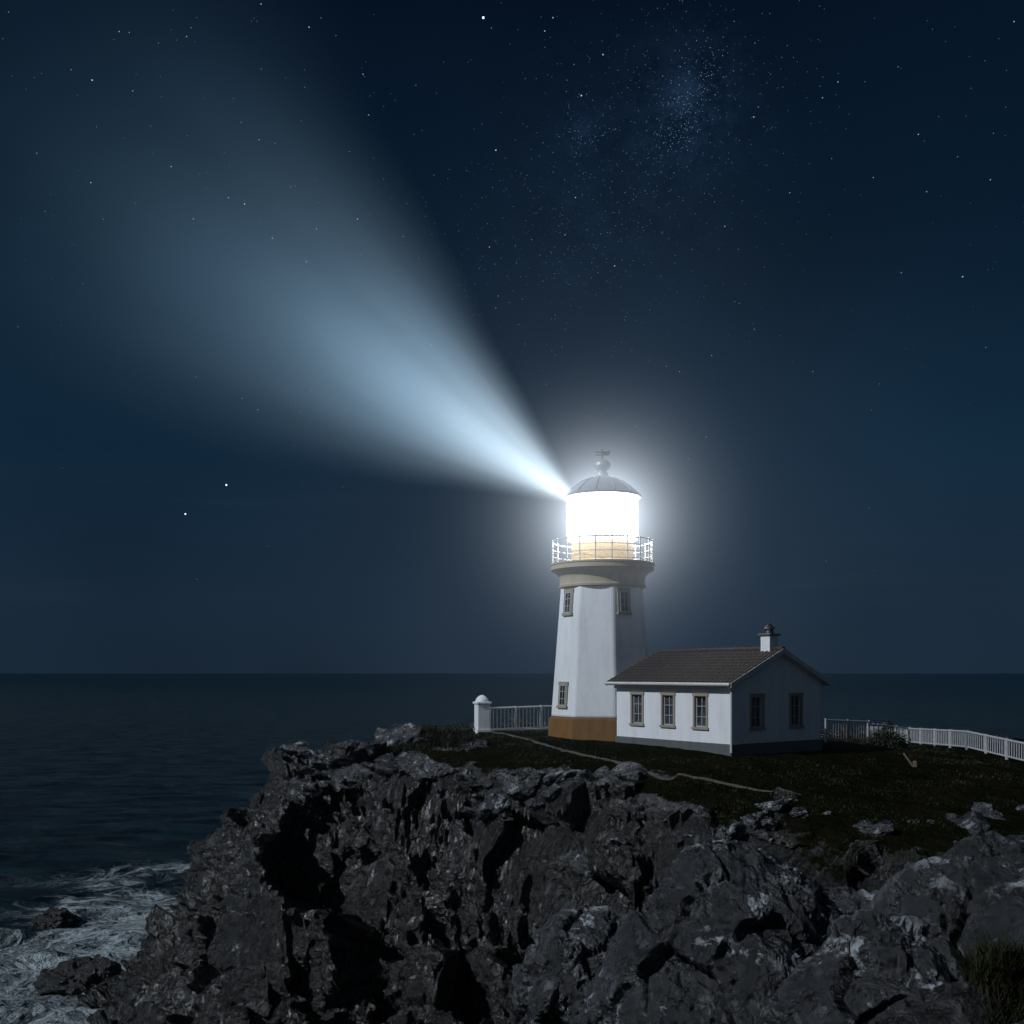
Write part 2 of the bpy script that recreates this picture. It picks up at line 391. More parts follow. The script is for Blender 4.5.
# ------------------------------------------------------------------ grass
m,t,b=newmat('grass_blades'); M_grass=m
oi=t.noise(geopos(t),2.0,2)
t.link(t.ramp(oi,[(.35,(.005,.008,.003)),(.5,(.016,.020,.007)),(.7,(.054,.052,.019))]),b.inputs['Base Color']); b.inputs['Roughness'].default_value=.7; b.inputs['Specular IOR Level'].default_value=.2
gv=[];gf=[]
def blade(px,py,pz,hh,w,lean,az):
    dx,dy=math.cos(az),math.sin(az); o=len(gv)
    gv.extend([(px-dy*w,py+dx*w,pz),(px+dy*w,py-dx*w,pz),(px+dx*lean*.4-dy*w*.6,py+dy*lean*.4+dx*w*.6,pz+hh*.6),(px+dx*lean*.4+dy*w*.6,py+dy*lean*.4-dx*w*.6,pz+hh*.6),(px+dx*lean,py+dy*lean,pz+hh)])
    gf.extend([(o,o+1,o+3,o+2),(o+2,o+3,o+4)])
def tuft(cx,cy,rad,n,hh,z=None):
    for _ in range(n):
        a=rg.uniform(0,6.28); r_=rad*math.sqrt(rg.random()); px=cx+r_*math.cos(a); py=cy+r_*math.sin(a)
        zz=(gz(px,py) if z is None else z)-.03
        h_=hh*rg.uniform(.5,1.2); blade(px,py,zz,h_,rg.uniform(.006,.014)*max(1,cy/24),h_*rg.uniform(.2,1.1),rg.uniform(0,6.28))
cnt=0
from mathutils import noise as mn
while cnt<2400:
    px=rg.uniform(-8,22); py=rg.uniform(28,54)
    if px>2 and py>42.5 and (px-9.5)**2+(py-48)**2<48: continue
    if mn.noise(Vector((px/2.2,py/2.2,0)))<-.05: continue
    if sdist(np.array([px]),np.array([py]))[0]>.1: continue
    tuft(px,py,.4,14,rg.uniform(.05,.13)); cnt+=1
for cx,cy in [(-3.5,50),(-4.2,49.2),(-5,48.3),(-3,51),(-6,47.2),(-2.6,49.5),(-4.5,47.5),(-5.4,47.6),(-3.9,48.5),(-6.3,46.6),(-4.8,46.6),(-2.8,48.2)]: 
    for k in range(6): tuft(cx+rg.uniform(-.7,.7),cy+rg.uniform(-.7,.7),.4,60,.45)
for cx,cy in [(4.85,9.9),(5.1,10.1),(4.75,10.2),(5.3,10.3),(5.0,10.5),(5.35,9.8)]: tuft(cx,cy,.22,330,.38)
for k in range(40):
    cx=rg.uniform(4,12); cy=rg.uniform(8,20)
    if sdist(np.array([cx]),np.array([cy]))[0]>-.8: continue
    tuft(cx,cy,.25,60,.14)
me=bpy.data.meshes.new('grass'); me.from_pydata(gv,[],gf); me.materials.append(M_grass)
g=bpy.data.objects.new('grass',me); scene.collection.objects.link(g)

m,t,b=newmat('bush_leaves'); M_leaf=m
t.link(t.ramp(t.noise(geopos(t),3,2),[(.35,(.006,.009,.004)),(.7,(.025,.03,.012))]),b.inputs['Base Color']); b.inputs['Roughness'].default_value=.7
def bush(cx,cy,rx,ry,rz,n,seed):
    r=random.Random(seed); vs=[];fs=[]; z=gz(cx,cy)
    for _ in range(n):
        v=Vector((r.gauss(0,1),r.gauss(0,1),abs(r.gauss(0,1)))).normalized(); k=r.uniform(.45,1)*(1+.35*mn.noise(v*2.3+Vector((seed,0,0))))
        c=Vector((cx+v.x*rx*k,cy+v.y*ry*k,z-.05+v.z*rz*k)); u=Vector((r.gauss(0,1),r.gauss(0,1),r.gauss(0,1))).normalized(); w=u.orthogonal().normalized(); s=r.uniform(.03,.08)
        o=len(vs); vs+= [c-u*s,c+w*s*.5,c+u*s,c-w*s*.5]; fs.append((o,o+1,o+2,o+3))
    for _ in range(16):
        v=Vector((r.gauss(0,.6),r.gauss(0,.6),1)).normalized(); mb=MB(); mb.tube((cx,cy,z-.1),(cx+v.x*rx*.7,cy+v.y*ry*.7,z+v.z*rz*.6),.02,.006,5)
        o=len(vs); vs+=[Vector(q) for q in mb.v]; fs+=[tuple(i+o for i in f) for f in mb.f]
    me=bpy.data.meshes.new('bush'); me.from_pydata(vs,[],fs); me.materials.append(M_leaf)
    ob=bpy.data.objects.new('bush',me); scene.collection.objects.link(ob)
bush(18.2,50.0,1.1,.8,.95,4500,1)
bush(-2.8,52.3,1.0,.8,.55,3500,2)
bush(-4.0,52.0,.9,.8,.35,2500,3)

# ------------------------------------------------------------------ lighthouse
LX,LY,LZ=4.58,52.0,11.75
lh=empty('lighthouse',(LX,LY,LZ))
PH=R(9)
rot0=-math.pi/2+PH
def zz(w): return w-LZ
r_bot,r_top,z_b,z_t=2.74,2.16,zz(11.6),zz(19.3)
def rad(z): return r_bot+(r_top-r_bot)*(z-z_b)/(z_t-z_b)
mb=MB(); zb2=zz(12.75)
mb.lathe([(rad(z_b-.6)+.08,z_b-.6),(rad(zb2)+.08,zb2),(rad(zb2)+.01,zb2+.06)],8,rot0); mb.obj('base_band',M_orange,lh)
mb=MB(); mb.lathe([(rad(zb2),zb2+.063),(r_top,z_t)],8,rot0); mb.obj('tower_shaft',M_white,lh,bevel=.10)
mb=MB()
a=zz(19.2)
mb.lathe([(2.02,a+.1),(2.20,a+.103),(2.22,a+.2),(2.16,a+.24),(2.16,a+.55),(2.22,a+.7),(2.38,a+.86),(2.56,a+.95),(2.62,a+.98),(2.62,a+1.2),(2.66,a+1.22),(2.66,a+1.3),(1.5,a+1.302)],64)
mb.obj('gallery_corbel',M_tan,lh,True)
zg=a+1.3
mb=MB(); mb.lathe([(1.62,zg+.003),(1.62,zg+.12),(1.56,zg+.15),(1.56,zg+1.24)],64); mb.obj('lantern_room_wall',M_lamplit,lh,True)
zl=zg+1.25
mb=MB(); mb.lathe([(1.76,zl+.004),(1.76,zl+2.1)],64); mb.obj('lantern_glazing',M_lamp,lh,True)
mb=MB()
for i in range(12):
    q=2*math.pi*i/12; mb.tube((1.8*math.cos(q),1.8*math.sin(q),zl),(1.8*math.cos(q),1.8*math.sin(q),zl+2.12),.028,n=6)
mb.ring(1.8,zl+1.05,.02); mb.ring(1.8,zl+.03,.035); mb.obj('lantern_glazing_bars',M_rail,lh,True)
zr=zl+2.11
mb=MB(); mb.lathe([(1.6,zr),(1.96,zr+.003),(1.98,zr+.1),(1.84,zr+.17),(1.66,zr+.36),(1.38,zr+.60),(1.07,zr+.82),(.72,zr+.98),(.42,zr+1.08),(.34,zr+1.12),(.30,zr+1.2),(.30,zr+1.3),(.22,zr+1.34),(.22,zr+1.4),(.36,zr+1.5),(.44,zr+1.64),(.40,zr+1.8),(.26,zr+1.92),(.1,zr+2.0),(.04,zr+2.02)],48)
mb.obj('lantern_dome',M_dome,lh,True)
mb=MB()
for i in range(12):
    q=2*math.pi*(i+.5)/12; pr=[(1.86,zr+.18),(1.68,zr+.37),(1.40,zr+.61),(1.09,zr+.83),(.74,zr+.99)]
    for (r1,z1),(r2,z2) in zip(pr,pr[1:]): mb.tube((r1*math.cos(q),r1*math.sin(q),z1),(r2*math.cos(q),r2*math.sin(q),z2),.03,n=6)
mb.obj('dome_ribs',M_dome,lh,True)
mb=MB(); zt=zr+1.95
mb.tube((0,0,zt),(0,0,zt+.55),.04)
mb.tube((-.34,0,zt+.26),(.34,0,zt+.26),.026); mb.tube((0,-.3,zt+.26),(0,.3,zt+.26),.026)
mb.add([(.02,0,zt+.32),(.36,.1,zt+.26),(.44,.12,zt+.5),(.02,0,zt+.44)],[(0,1,2,3)]); mb.tube((-.34,-.08,zt+.4),(.02,0,zt+.38),.03)
mb.obj('weather_vane',M_iron,lh)
mb=MB()
RR=2.54
for i in range(20):
    q=2*math.pi*i/20+.1; c,s_=math.cos(q),math.sin(q)
    mb.tube((RR*c,RR*s_,zg),(RR*c,RR*s_,zg+1.16),.032,n=6); mb.tube((RR*c,RR*s_,zg+1.15),(RR*c,RR*s_,zg+1.22),.05,.03,n=6)
for hh,tt in ((.12,.02),(.46,.02),(.8,.02),(1.14,.034)): mb.ring(RR,zg+hh,tt)
mb.obj('gallery_railing',M_rail,lh,True)
def window(parent,M,w,h_,surr=.11,depth=.10,sill=True):
    """local frame: x right, z up, +y outward, origin centre on wall plane"""
    p=surr
    mb=MB()
    mb.box(-w/2-p,-w/2,-.05,.045,-h_/2,h_/2,M); mb.box(w/2,w/2+p,-.05,.045,-h_/2,h_/2,M)
    mb.box(-w/2-p-.03,w/2+p+.03,-.05,.055,h_/2,h_/2+p*1.2,M); mb.box(-w/2-p-.05,w/2+p+.05,-.05,.09,-h_/2-p,-h_/2,M)
    mb.obj('window_surround',M_surr,parent)
    mb=MB(); d0=-depth; f=.055
    mb.box(-w/2,-w/2+f,d0,d0+.05,-h_/2,h_/2,M); mb.box(w/2-f,w/2,d0,d0+.05,-h_/2,h_/2,M)
    mb.box(-w/2+f,w/2-f,d0,d0+.05,h_/2-f,h_/2,M); mb.box(-w/2+f,w/2-f,d0,d0+.05,-h_/2,-h_/2+f,M)
    mb.box(-.018,.018,d0+.004,d0+.046,-h_/2+f,h_/2-f,M)
    for k in (-.17,.17): 
        mb.box(-w/2+f,-.018,d0+.004,d0+.046,k*h_-.014,k*h_+.014,M); mb.box(.018,w/2-f,d0+.004,d0+.046,k*h_-.014,k*h_+.014,M)
    mb.obj('window_sash',M_frame,parent)
    mb=MB(); mb.box(-w/2,w/2,d0-.03,d0-.002,-h_/2,h_/2,M); mb.obj('window_pane',M_glass,parent)
tiltw=math.atan((r_bot-r_top)*math.cos(math.pi/8)/(z_t-z_b))
for k,zw in ((-2,18.5),(-2,13.9),(0,18.5)):
    ang=PH+R(22.5)
    if k==-2: ang=PH-R(67.5)
    ap=rad(zz(zw))*math.cos(math.pi/8)
    n=Vector((math.sin(ang),-math.cos(ang),0))
    xa=Vector((math.cos(ang),math.sin(ang),0))*-1
    up=(Vector((0,0,1))*math.cos(tiltw)-n*math.sin(tiltw)); nn=(n*math.cos(tiltw)+Vector((0,0,1))*math.sin(tiltw))
    c=n*(ap+.02)+Vector((0,0,zz(zw)))
    if k==0: c=c+xa*.22
    M=Matrix(((xa.x,nn.x,up.x,c.x),(xa.y,nn.y,up.y,c.y),(xa.z,nn.z,up.z,c.z),(0,0,0,1)))
    window(lh,M,.52,1.05,.12,-.015)

# ------------------------------------------------------------------ cottage
CT=empty('cottage',(9.2,43.0,11.45),(0,0,math.atan2(.579,.816)))
Wd,Ln,Hw=5.85,7.25,3.15; HR=Hw+1.32
def wall(fn,L,z0,z1,ops,name,top=None):
    us=sorted({0,L,*[o[0] for o in ops],*[o[1] for o in ops]}); zs=sorted({z0,z1,*[o[2] for o in ops],*[o[3] for o in ops]})
    mb=MB()
    for a_,b_ in zip(us,us[1:]):
        for c_,d_ in zip(zs,zs[1:]):
            if any(o[0]<=a_ and b_<=o[1] and o[2]<=c_ and d_<=o[3] for o in ops): continue
            mb.add([fn(a_,0,c_),fn(b_,0,c_),fn(b_,0,d_),fn(a_,0,d_)],[(0,1,2,3)])
    dp=.22
    for o in ops:
        a_,b_,c_,d_=o
        for q in (((a_,c_),(a_,d_)),((b_,c_),(b_,d_)),((a_,c_),(b_,c_)),((a_,d_),(b_,d_))):
            (u1,v1_),(u2,v2_)=q; mb.add([fn(u1,0,v1_),fn(u2,0,v2_),fn(u2,-dp,v2_),fn(u1,-dp,v1_)],[(0,1,2,3)])
    if top: mb.add([fn(*p_) for p_ in top],[tuple(range(len(top)))])
    return mb.obj(name,M_white,CT)
zw0,zw1=1.2,2.55; ww=.68
fr=[1.75,3.75,5.8]
f_front=lambda u,n,z:(0-n,u,z)
wall(f_front,Ln,.55,Hw,[(c-ww/2,c+ww/2,zw0,zw1) for c in fr],'front_wall')
f_g=lambda u,n,z:(u,0-n,z)
gw=[1.6,4.15]
wall(f_g,Wd,.55,Hw,[(c-ww/2,c+ww/2,zw0,zw1) for c in gw],'gable_wall',[(0,0,Hw),(Wd,0,Hw),(Wd/2,0,HR)])
wall(lambda u,n,z:(Wd+n,u,z),Ln,.55,Hw,[],'back_wall')
wall(lambda u,n,z:(u,Ln+n,z),Wd,.55,Hw,[],'far_gable_wall',[(0,0,Hw),(Wd,0,Hw),(Wd/2,0,HR)])
for c in fr:
    M=Matrix(((0,-1,0,0),(1,0,0,c),(0,0,1,(zw0+zw1)/2),(0,0,0,1))); window(CT,M,ww,zw1-zw0,.1,.12)
for c in gw:
    M=Matrix(((-1,0,0,c),(0,-1,0,0),(0,0,1,(zw0+zw1)/2),(0,0,0,1))); window(CT,M,ww,zw1-zw0,.1,.12)
mb=MB(); mb.box(-.06,Wd+.06,-.06,Ln+.06,-1.0,.547); mb.obj('plinth',M_plinth,CT,bevel=.02)
ov=.38; og=.34; sl=(HR-Hw)/(Wd/2)
for side in (0,1):
    nyr=int((Ln+2*og)/.035); nxr=44
    V=[];Fq=[]
    for i in range(nxr+1):
        u=i/nxr; xx=-ov+u*(Wd/2+ov); zb=Hw+.10+sl*xx
        course=(u*11)%1.0; lift=.035*(1-course)
        for j in range(nyr+1):
            yy=-og+j*(Ln+2*og)/nyr
            wv=abs(math.sin(math.pi*yy/.24))*.05
            xr=xx if side==0 else Wd-xx
            V.append((xr,yy,zb+wv+lift))
    for i in range(nxr):
        for j in range(nyr): 
            a_=i*(nyr+1)+j; Fq.append((a_,a_+1,a_+nyr+2,a_+nyr+1))
    mb=MB(); mb.add(V,Fq); mb.obj('roof_tiles',M_roof,CT)
    mb=MB()
    def X_(v): return v if side==0 else Wd-v
    zt_=lambda v: Hw+.085+sl*v
    a0,a1=-ov+.02,Wd/2
    vs=[(X_(a0),-og+.02,zt_(a0)),(X_(a1),-og+.02,zt_(a1)),(X_(a1),Ln+og-.02,zt_(a1)),(X_(a0),Ln+og-.02,zt_(a0))]
    vs+=[(a,b_,c-.1) for a,b_,c in vs]
    mb.add(vs,[(0,1,2,3),(7,6,5,4),(0,4,5,1),(1,5,6,2),(2,6,7,3),(3,7,4,0)]); mb.obj('roof_deck',M_white2,CT)
    for yy,w in ((-og-.03,.045),(Ln+og-.015,.045)):
        mb=MB(); a1=Wd/2-.001; a0=-ov-.02
        vs=[(X_(v),yb,zt_(v)+dz) for yb in (yy,yy+w) for v,dz in ((a0,-.13),(a1,-.13),(a1,.07),(a0,.07))]
        mb.add(vs,[(0,1,2,3),(7,6,5,4),(0,4,5,1),(1,5,6,2),(2,6,7,3),(3,7,4,0)]); mb.obj('barge_board',M_white2,CT)
    mb=MB(); xg=X_(-ov-.06); mb.tube((xg,-og,Hw-.08),(xg,Ln+og,Hw-.08),.07,n=10); mb.obj('gutter',M_white2,CT,True)
    mb=MB(); sx=-1 if side==0 else 1; xw=0 if side==0 else Wd
    mb.box(min(xw+sx*.003,xw+sx*.14),max(xw+sx*.003,xw+sx*.14),-.05,Ln+.05,Hw-.32,Hw-.10); mb.obj('cornice',M_white2,CT,bevel=.02)
mb=MB(); 
for j in range(int((Ln+2*og)/.4)): 
    y0=-og+j*.4; mb.tube((Wd/2,y0,HR+.13),(Wd/2,y0+.42,HR+.15),.11,.12,n=12)
mb.obj('ridge_tiles',M_roof,CT,True)
mb=MB(); mb.tube((-.07,-.07,.2),(-.07,-.07,Hw-.35),.05); mb.tube((-.07,-.07,Hw-.35),(-ov-.04,-.2,Hw-.12),.05)
mb.obj('downpipe',M_white2,CT,True)
mb=MB(); cy=.45; mb.box(Wd/2-.28,Wd/2+.28,cy-.26,cy+.26,HR-.5,HR+.72); mb.obj('chimney_stack',M_white,CT,bevel=.02)
mb=MB(); mb.box(Wd/2-.36,Wd/2+.36,cy-.34,cy+.34,HR+.723,HR+.82); mb.obj('chimney_cap',M_plinth,CT,bevel=.02)
mb=MB(); mb.lathe([(.2,HR+.825),(.16,HR+.98),(.24,HR+1.01),(.2,HR+1.10),(.08,HR+1.22),(.03,HR+1.27)],16,0,(Wd/2,cy)); mb.obj('chimney_cowl',M_iron,CT,True)

# ------------------------------------------------------------------ pillar, railings, fence
gx_,gy_=-1.58,54.0; z=gz(gx_,gy_)
gp=empty('gate_pillar',(gx_,gy_,z-.1),(0,0,R(20)))
mb=MB(); mb.box(-.38,.38,-.38,.38,0,.25); mb.obj('pillar_base',M_white,gp,bevel=.03)
mb=MB(); mb.box(-.33,.33,-.33,.33,.252,1.55); mb.obj('pillar_shaft',M_white,gp,bevel=.03)
mb=MB(); mb.box(-.40,.40,-.40,.40,1.553,1.67); mb.obj('pillar_cap',M_white,gp,bevel=.03)
mb=MB(); mb.lathe([(.36,1.673),(.35,1.75),(.28,1.87),(.17,1.97),(.06,2.02)],24); mb.obj('pillar_top',M_white,gp,True)
def railing(name,pts,hh,sp,post=2.0,br=.022,flatr=.035,mat=None):
    mb=MB()
    for (x1,y1),(x2,y2) in zip(pts,pts[1:]):
        L=math.hypot(x2-x1,y2-y1); n=max(1,round(L/sp)); z1=gz(x1,y1); z2=gz(x2,y2)
        P_=lambda f,dz:Vector((x1+(x2-x1)*f,y1+(y2-y1)*f,z1+(z2-z1)*f+dz))
        for dz,r_ in ((hh,flatr*1.3),(.18,flatr)): mb.tube(P_(0,dz),P_(1,dz),r_,n=8)
        for i in range(n+1): mb.tube(P_(i/n,.18),P_(i/n,hh),br,n=6)
        k=max(1,round(L/post))
        for i in range(k+1): mb.tube(P_(i/k,-.3),P_(i/k,hh+.08),flatr*1.9,n=8)
    return mb.obj(name,mat or M_rail,None,True)
railing('railing',[(-1.2,54.4),(3.0,57.0)],1.3,.24,1.6,.03,.045)
railing('railing',[(15.5,50.6),(18.3,52.5)],1.1,.2,1.5,.018,.03,M_fence)
railing('fence',[(18.6,53.5),(21,58),(23.3,60)],.95,.25,2,.022,.035,M_fence)
railing('fence',[(23.2,62),(23.1,52),(23.3,44),(23.0,38)],.95,.22,2.2,.03,.045,M_fence)
mb=MB(); 
A0=Vector((-1.25,54.15,0)); B0=Vector((3.0,56.8,0)); dr=(B0-A0).normalized(); nr=Vector((-dr.y,dr.x,0)); zk=gz(.5,55)
Mk=Matrix(((dr.x,nr.x,0,A0.x),(dr.y,nr.y,0,A0.y),(0,0,1,zk),(0,0,0,1)))
mb.box(0,(B0-A0).length,-.12,.5,-.5,.12,Mk); mb.obj('low_kerb_wall',M_white2,None,bevel=.02)

M_wood=flat('weathered_wood',(.22,.17,.11),.8)
mb=MB(); sx_,sy_=16.6,42.6; zs_=gz(sx_,sy_); mb.tube((sx_+.25,sy_,zs_-.2),(sx_-.3,sy_,zs_+.55),.05,.045,6); mb.box(sx_+.1,sx_+.22,sy_-.05,sy_+.05,zs_-.2,zs_+.25); mb.obj('wooden_stake',M_wood,None)

m,t,b=newmat('footpath_gravel'); M_path=m
t.link(t.mix(t.noise(geopos(t),4,4,.7),(.035,.032,.026),(.12,.105,.085)),b.inputs['Base Color']); b.inputs['Roughness'].default_value=.9
ctrlp=[(-1.2,53.2),(.2,50.6),(1.2,48),(2.4,45),(4.2,42),(6.6,39.4),(8.8,37.6),(10.4,36.6)]
pts=[]
for i in range(len(ctrlp)-1):
    p0=Vector(ctrlp[max(i-1,0)]);p1=Vector(ctrlp[i]);p2=Vector(ctrlp[i+1]);p3=Vector(ctrlp[min(i+2,len(ctrlp)-1)])
    for k in range(24):
        u=k/24; pts.append(.5*((2*p1)+(p2-p0)*u+(2*p0-5*p1+4*p2-p3)*u*u+(3*p1-p0-3*p2+p3)*u**3))
vs=[];fs=[]
for i,p_ in enumerate(pts[:-1]):
    dr=(pts[i+1]-p_).normalized(); nr=Vector((-dr.y,dr.x)); w=(.18+.12*mn.noise(Vector((i*.3,0,0))))*min(1,(len(pts)-i)/40+.1); p_=p_+nr*.12*mn.noise(Vector((i*.11,5,0)))
    for k in (-1,-.33,.33,1):
        a_=p_+nr*w*k; vs.append((a_.x,a_.y,gz(a_.x,a_.y)+(.035 if abs(k)<1 else -.02)))
n=len(vs)//4
for i in range(n-1):
    for k in range(3): fs.append((i*4+k,i*4+k+1,i*4+k+5,i*4+k+4))
mb=MB(); mb.add(vs,fs); mb.obj('footpath',M_path,None,True)

# ------------------------------------------------------------------ sea
m,t,b=newmat('sea_water'); M_sea=m; p=geopos(t)
b.inputs['IOR'].default_value=1.33
w1=t.noise(t.mapv(p,(.8,1.5,1),(0,0,R(12))),.16,8,.72,.3)
bp=t.bump(w1,1,5.0)
at=t.node('ShaderNodeAttribute',attribute_name='shore')
fo=t.noise(p,.22,7,.7,1.8); fo2=t.noise(p,1.1,5,.72,.9)
ridge=t.math('SUBTRACT',1.0,t.math('MULTIPLY',t.math('ABSOLUTE',t.math('SUBTRACT',fo,.5)),11.0),clamp=True)
rid2=t.math('SUBTRACT',1.0,t.math('MULTIPLY',t.math('ABSOLUTE',t.math('SUBTRACT',fo2,.5)),7.0),clamp=True)
f=t.math('MAXIMUM',ridge,t.math('MULTIPLY',rid2,.6))
f=t.math('MULTIPLY',f,t.ramp(t.noise(p,.11,3,.6),[(.35,.25),(.6,1)]))
f=t.math('ADD',t.math('MULTIPLY',f,1.05),t.math('MULTIPLY',at.outputs['Fac'],.42))
f=t.math('MULTIPLY',t.ramp(f,[(.55,0),(1.0,1)]),t.ramp(at.outputs['Fac'],[(.02,0),(.35,1)]))
wv=t.mix(t.ramp(w1,[(.40,0),(.62,1)]),(.001,.008,.014),(.016,.050,.066))
t.link(t.mix(f,wv,(.60,.68,.72)),b.inputs['Base Color'])
t.link(t.math('ADD',.25,t.math('MULTIPLY',f,.5)),b.inputs['Roughness'])
t.link(bp,b.inputs['Normal'])
rr=np.r_[np.linspace(0,30,10)[:-1],np.geomspace(30,300,330)[:-1],np.geomspace(300,40000,50)]
na=900; th=np.linspace(0,2*np.pi,na,endpoint=False)
RRg,TH=np.meshgrid(rr,th,indexing='ij'); sx=(RRg*np.cos(TH)).ravel(); sy=(RRg*np.sin(TH)).ravel()
P3=np.c_[sx,sy*1.6,sx*0]; fade=np.exp(-RRg.ravel()/260)
ds=sdist(sx,sy); shore=1-sstep(8,40,ds+fbm(P3/9,3,77)*10); shore=shore*(1-sstep(-16,-9,sx)*0.6)
sz=(fbm(P3/7,4,70)*.7+fbm(P3/2.2,3,71)*.25*(1+2*shore))*fade
ii=np.arange(len(rr)*na).reshape(len(rr),na); jj=np.roll(ii,-1,1)
Fs_=np.stack([ii[:-1],ii[1:],jj[1:],jj[:-1]],-1).reshape(-1,4)
npmesh('sea',np.c_[sx,sy,sz],Fs_,M_sea,True,{'shore':shore})

# ------------------------------------------------------------------ sky & stars
w=bpy.data.worlds.new('World'); scene.world=w; w.use_nodes=True; t=NT(w.node_tree)
bg=w.node_tree.nodes['Background']; tc=t.node('ShaderNodeTexCoord').outputs['Generated']
sep=t.node('ShaderNodeSeparateXYZ'); t.link(tc,sep.inputs[0])
grad=t.ramp(sep.outputs['Z'],[(0,(.0105,.0225,.040)),(.06,(.0098,.0225,.042)),(.2,(.0048,.0178,.037)),(.38,(.0022,.0085,.0195)),(.6,(.0012,.0042,.012)),(1,(.001,.003,.009))])
nz=t.noise(tc,1.7,3,.5); grad=t.mix(1.0,grad,t.ramp(nz,[(.3,.62),(.7,1.35)]),'MULTIPLY')
az=t.math('ABSOLUTE',sep.outputs['X']); grad=t.mix(1.0,grad,t.ramp(az,[(0,.9),(.15,.95),(.5,1.2)]),'MULTIPLY')
cl=t.noise(t.mapv(tc,(1.2,1.2,16)),2.2,4,.6); clm=t.math('MULTIPLY',t.ramp(cl,[(.5,0),(.72,1)]),t.ramp(sep.outputs['Z'],[(.02,0),(.07,1),(.13,1),(.2,0)]))
grad=t.mix(t.math('MULTIPLY',clm,.5),grad,(.014,.027,.044))
def blob(d,rad_,amt,col,g):
    dn=t.node('ShaderNodeVectorMath',operation='DISTANCE'); t.link(tc,dn.inputs[0]); dn.inputs[1].default_value=Vector(d).normalized()
    f=t.math('SUBTRACT',1.0,t.math('DIVIDE',dn.outputs['Value'],rad_),clamp=True)
    f=t.math('MULTIPLY',t.math('MULTIPLY',f,f),t.ramp(mwn,[(.38,0),(.68,1)]))
    return t.mix(1.0,g,t.mix(f,(0,0,0),tuple(c*amt for c in col)),'ADD')
mwn=t.noise(tc,20,6,.75)
grad=blob((.172,1,.555),.085,.06,(.22,.48,1),grad)
grad=blob((.068,1,.525),.035,.05,(.22,.48,1),grad)
grad=blob((.10,1,.45),.25,.012,(.3,.6,1),grad)
dt=t.node('ShaderNodeVectorMath',operation='DOT_PRODUCT'); t.link(tc,dt.inputs[0]); dt.inputs[1].default_value=Vector((-.35,-.88,.32)).normalized()  # added fill glow in the unseen sky behind the camera
fill_lobe=t.math('POWER',t.math('MAXIMUM',dt.outputs['Value'],0.0),2.5)
grad=t.mix(1.0,grad,t.mix(fill_lobe,(0,0,0),(.044,.056,.074)),'ADD')
t.link(grad,bg.inputs[0]); bg.inputs[1].default_value=1.0

m,t,b=newmat('starlight'); M_star=m; t.n.remove(b)
e=t.node('ShaderNodeEmission'); at=t.node('ShaderNodeAttribute',attribute_name='mag'); t.link(at.outputs['Fac'],e.inputs[1])
hu=t.node('ShaderNodeAttribute',attribute_name='hue'); t.link(t.ramp(hu.outputs['Fac'],[(0,(.35,.6,1)),(.7,(.85,.93,1)),(1,(1,.85,.65))]),e.inputs[0])
t.link(e.outputs[0],t.n['Material Output'].inputs['Surface'])
try: m.cycles.emission_sampling='NONE'
except Exception: pass
SV=[];SF=[];mag=[];hue=[]; D0=9000.
def star(d,size,mg,hu_):
    d=Vector(d).normalized(); u=d.orthogonal().normalized(); v=d.cross(u); c=d*D0+Vector((0,0,15)); o=len(SV)
    s=size*D0/1024
    SV.extend([c+u*s,c+v*s,c-u*s,c-v*s,c+d*s,c-d*s])
    SF.extend([(o,o+1,o+5),(o+1,o+2,o+5),(o+2,o+3,o+5),(o+3,o,o+5),(o+1,o,o+4),(o+2,o+1,o+4),(o+3,o+2,o+4),(o,o+3,o+4)])
    mag.extend([mg]*6); hue.extend([hu_]*6)
sr=random.Random(12)
for i in range(9500):
    zc=sr.uniform(.08,1); a=sr.uniform(0,6.283); q=math.sqrt(1-zc*zc)
    ext=min(1,max(0,(zc-.12)/.33)); ext=ext*ext
    k=sr.random()**8
    star((q*math.cos(a),q*math.sin(a),zc),.38+.26*k,(.13+.8*k)*(.12+.88*ext),sr.random())
for i in range(420):
    tt=sr.gauss(0,1); star((.172+.015*sr.gauss(0,1)+.012*tt,1,.555+.034*tt),.42,.05+.45*sr.random()**3,0)
for i in range(1200):
    tt=sr.uniform(-1,1); star((.11-.09*tt+.06*sr.gauss(0,1),1,.48+.13*tt*-1+.05*sr.gauss(0,1)),.38,.06+.28*sr.random()**3,.1)
for i in range(110): star((.068+.014*sr.gauss(0,1),1,.525+.016*sr.gauss(0,1)),.40,.05+.35*sr.random()**3,0)
for d_,s_,mg in (((-.028,1,.640),1.1,2),((-.279,1,.1836),.95,2),((-.319,1,.1553),.95,1.6),((-.41,1,.579),.65,.7),((.236,1,.543),.6,.5),((.44,1,.387),.65,.6),((.04,1,.64),.6,.5),((-.14,1,.545),.5,.4),((.405,1,.47),.5,.4),((.195,1,.31),.5,.3)): star(d_,s_,mg,.6)
me=bpy.data.meshes.new('stars'); me.from_pydata([tuple(v) for v in SV],[],SF)
for nm,arr in (('mag',mag),('hue',hue)):
    a_=me.attributes.new(nm,'FLOAT','POINT'); a_.data.foreach_set('value',arr)
me.materials.append(M_star); so=bpy.data.objects.new('stars',me); scene.collection.objects.link(so)

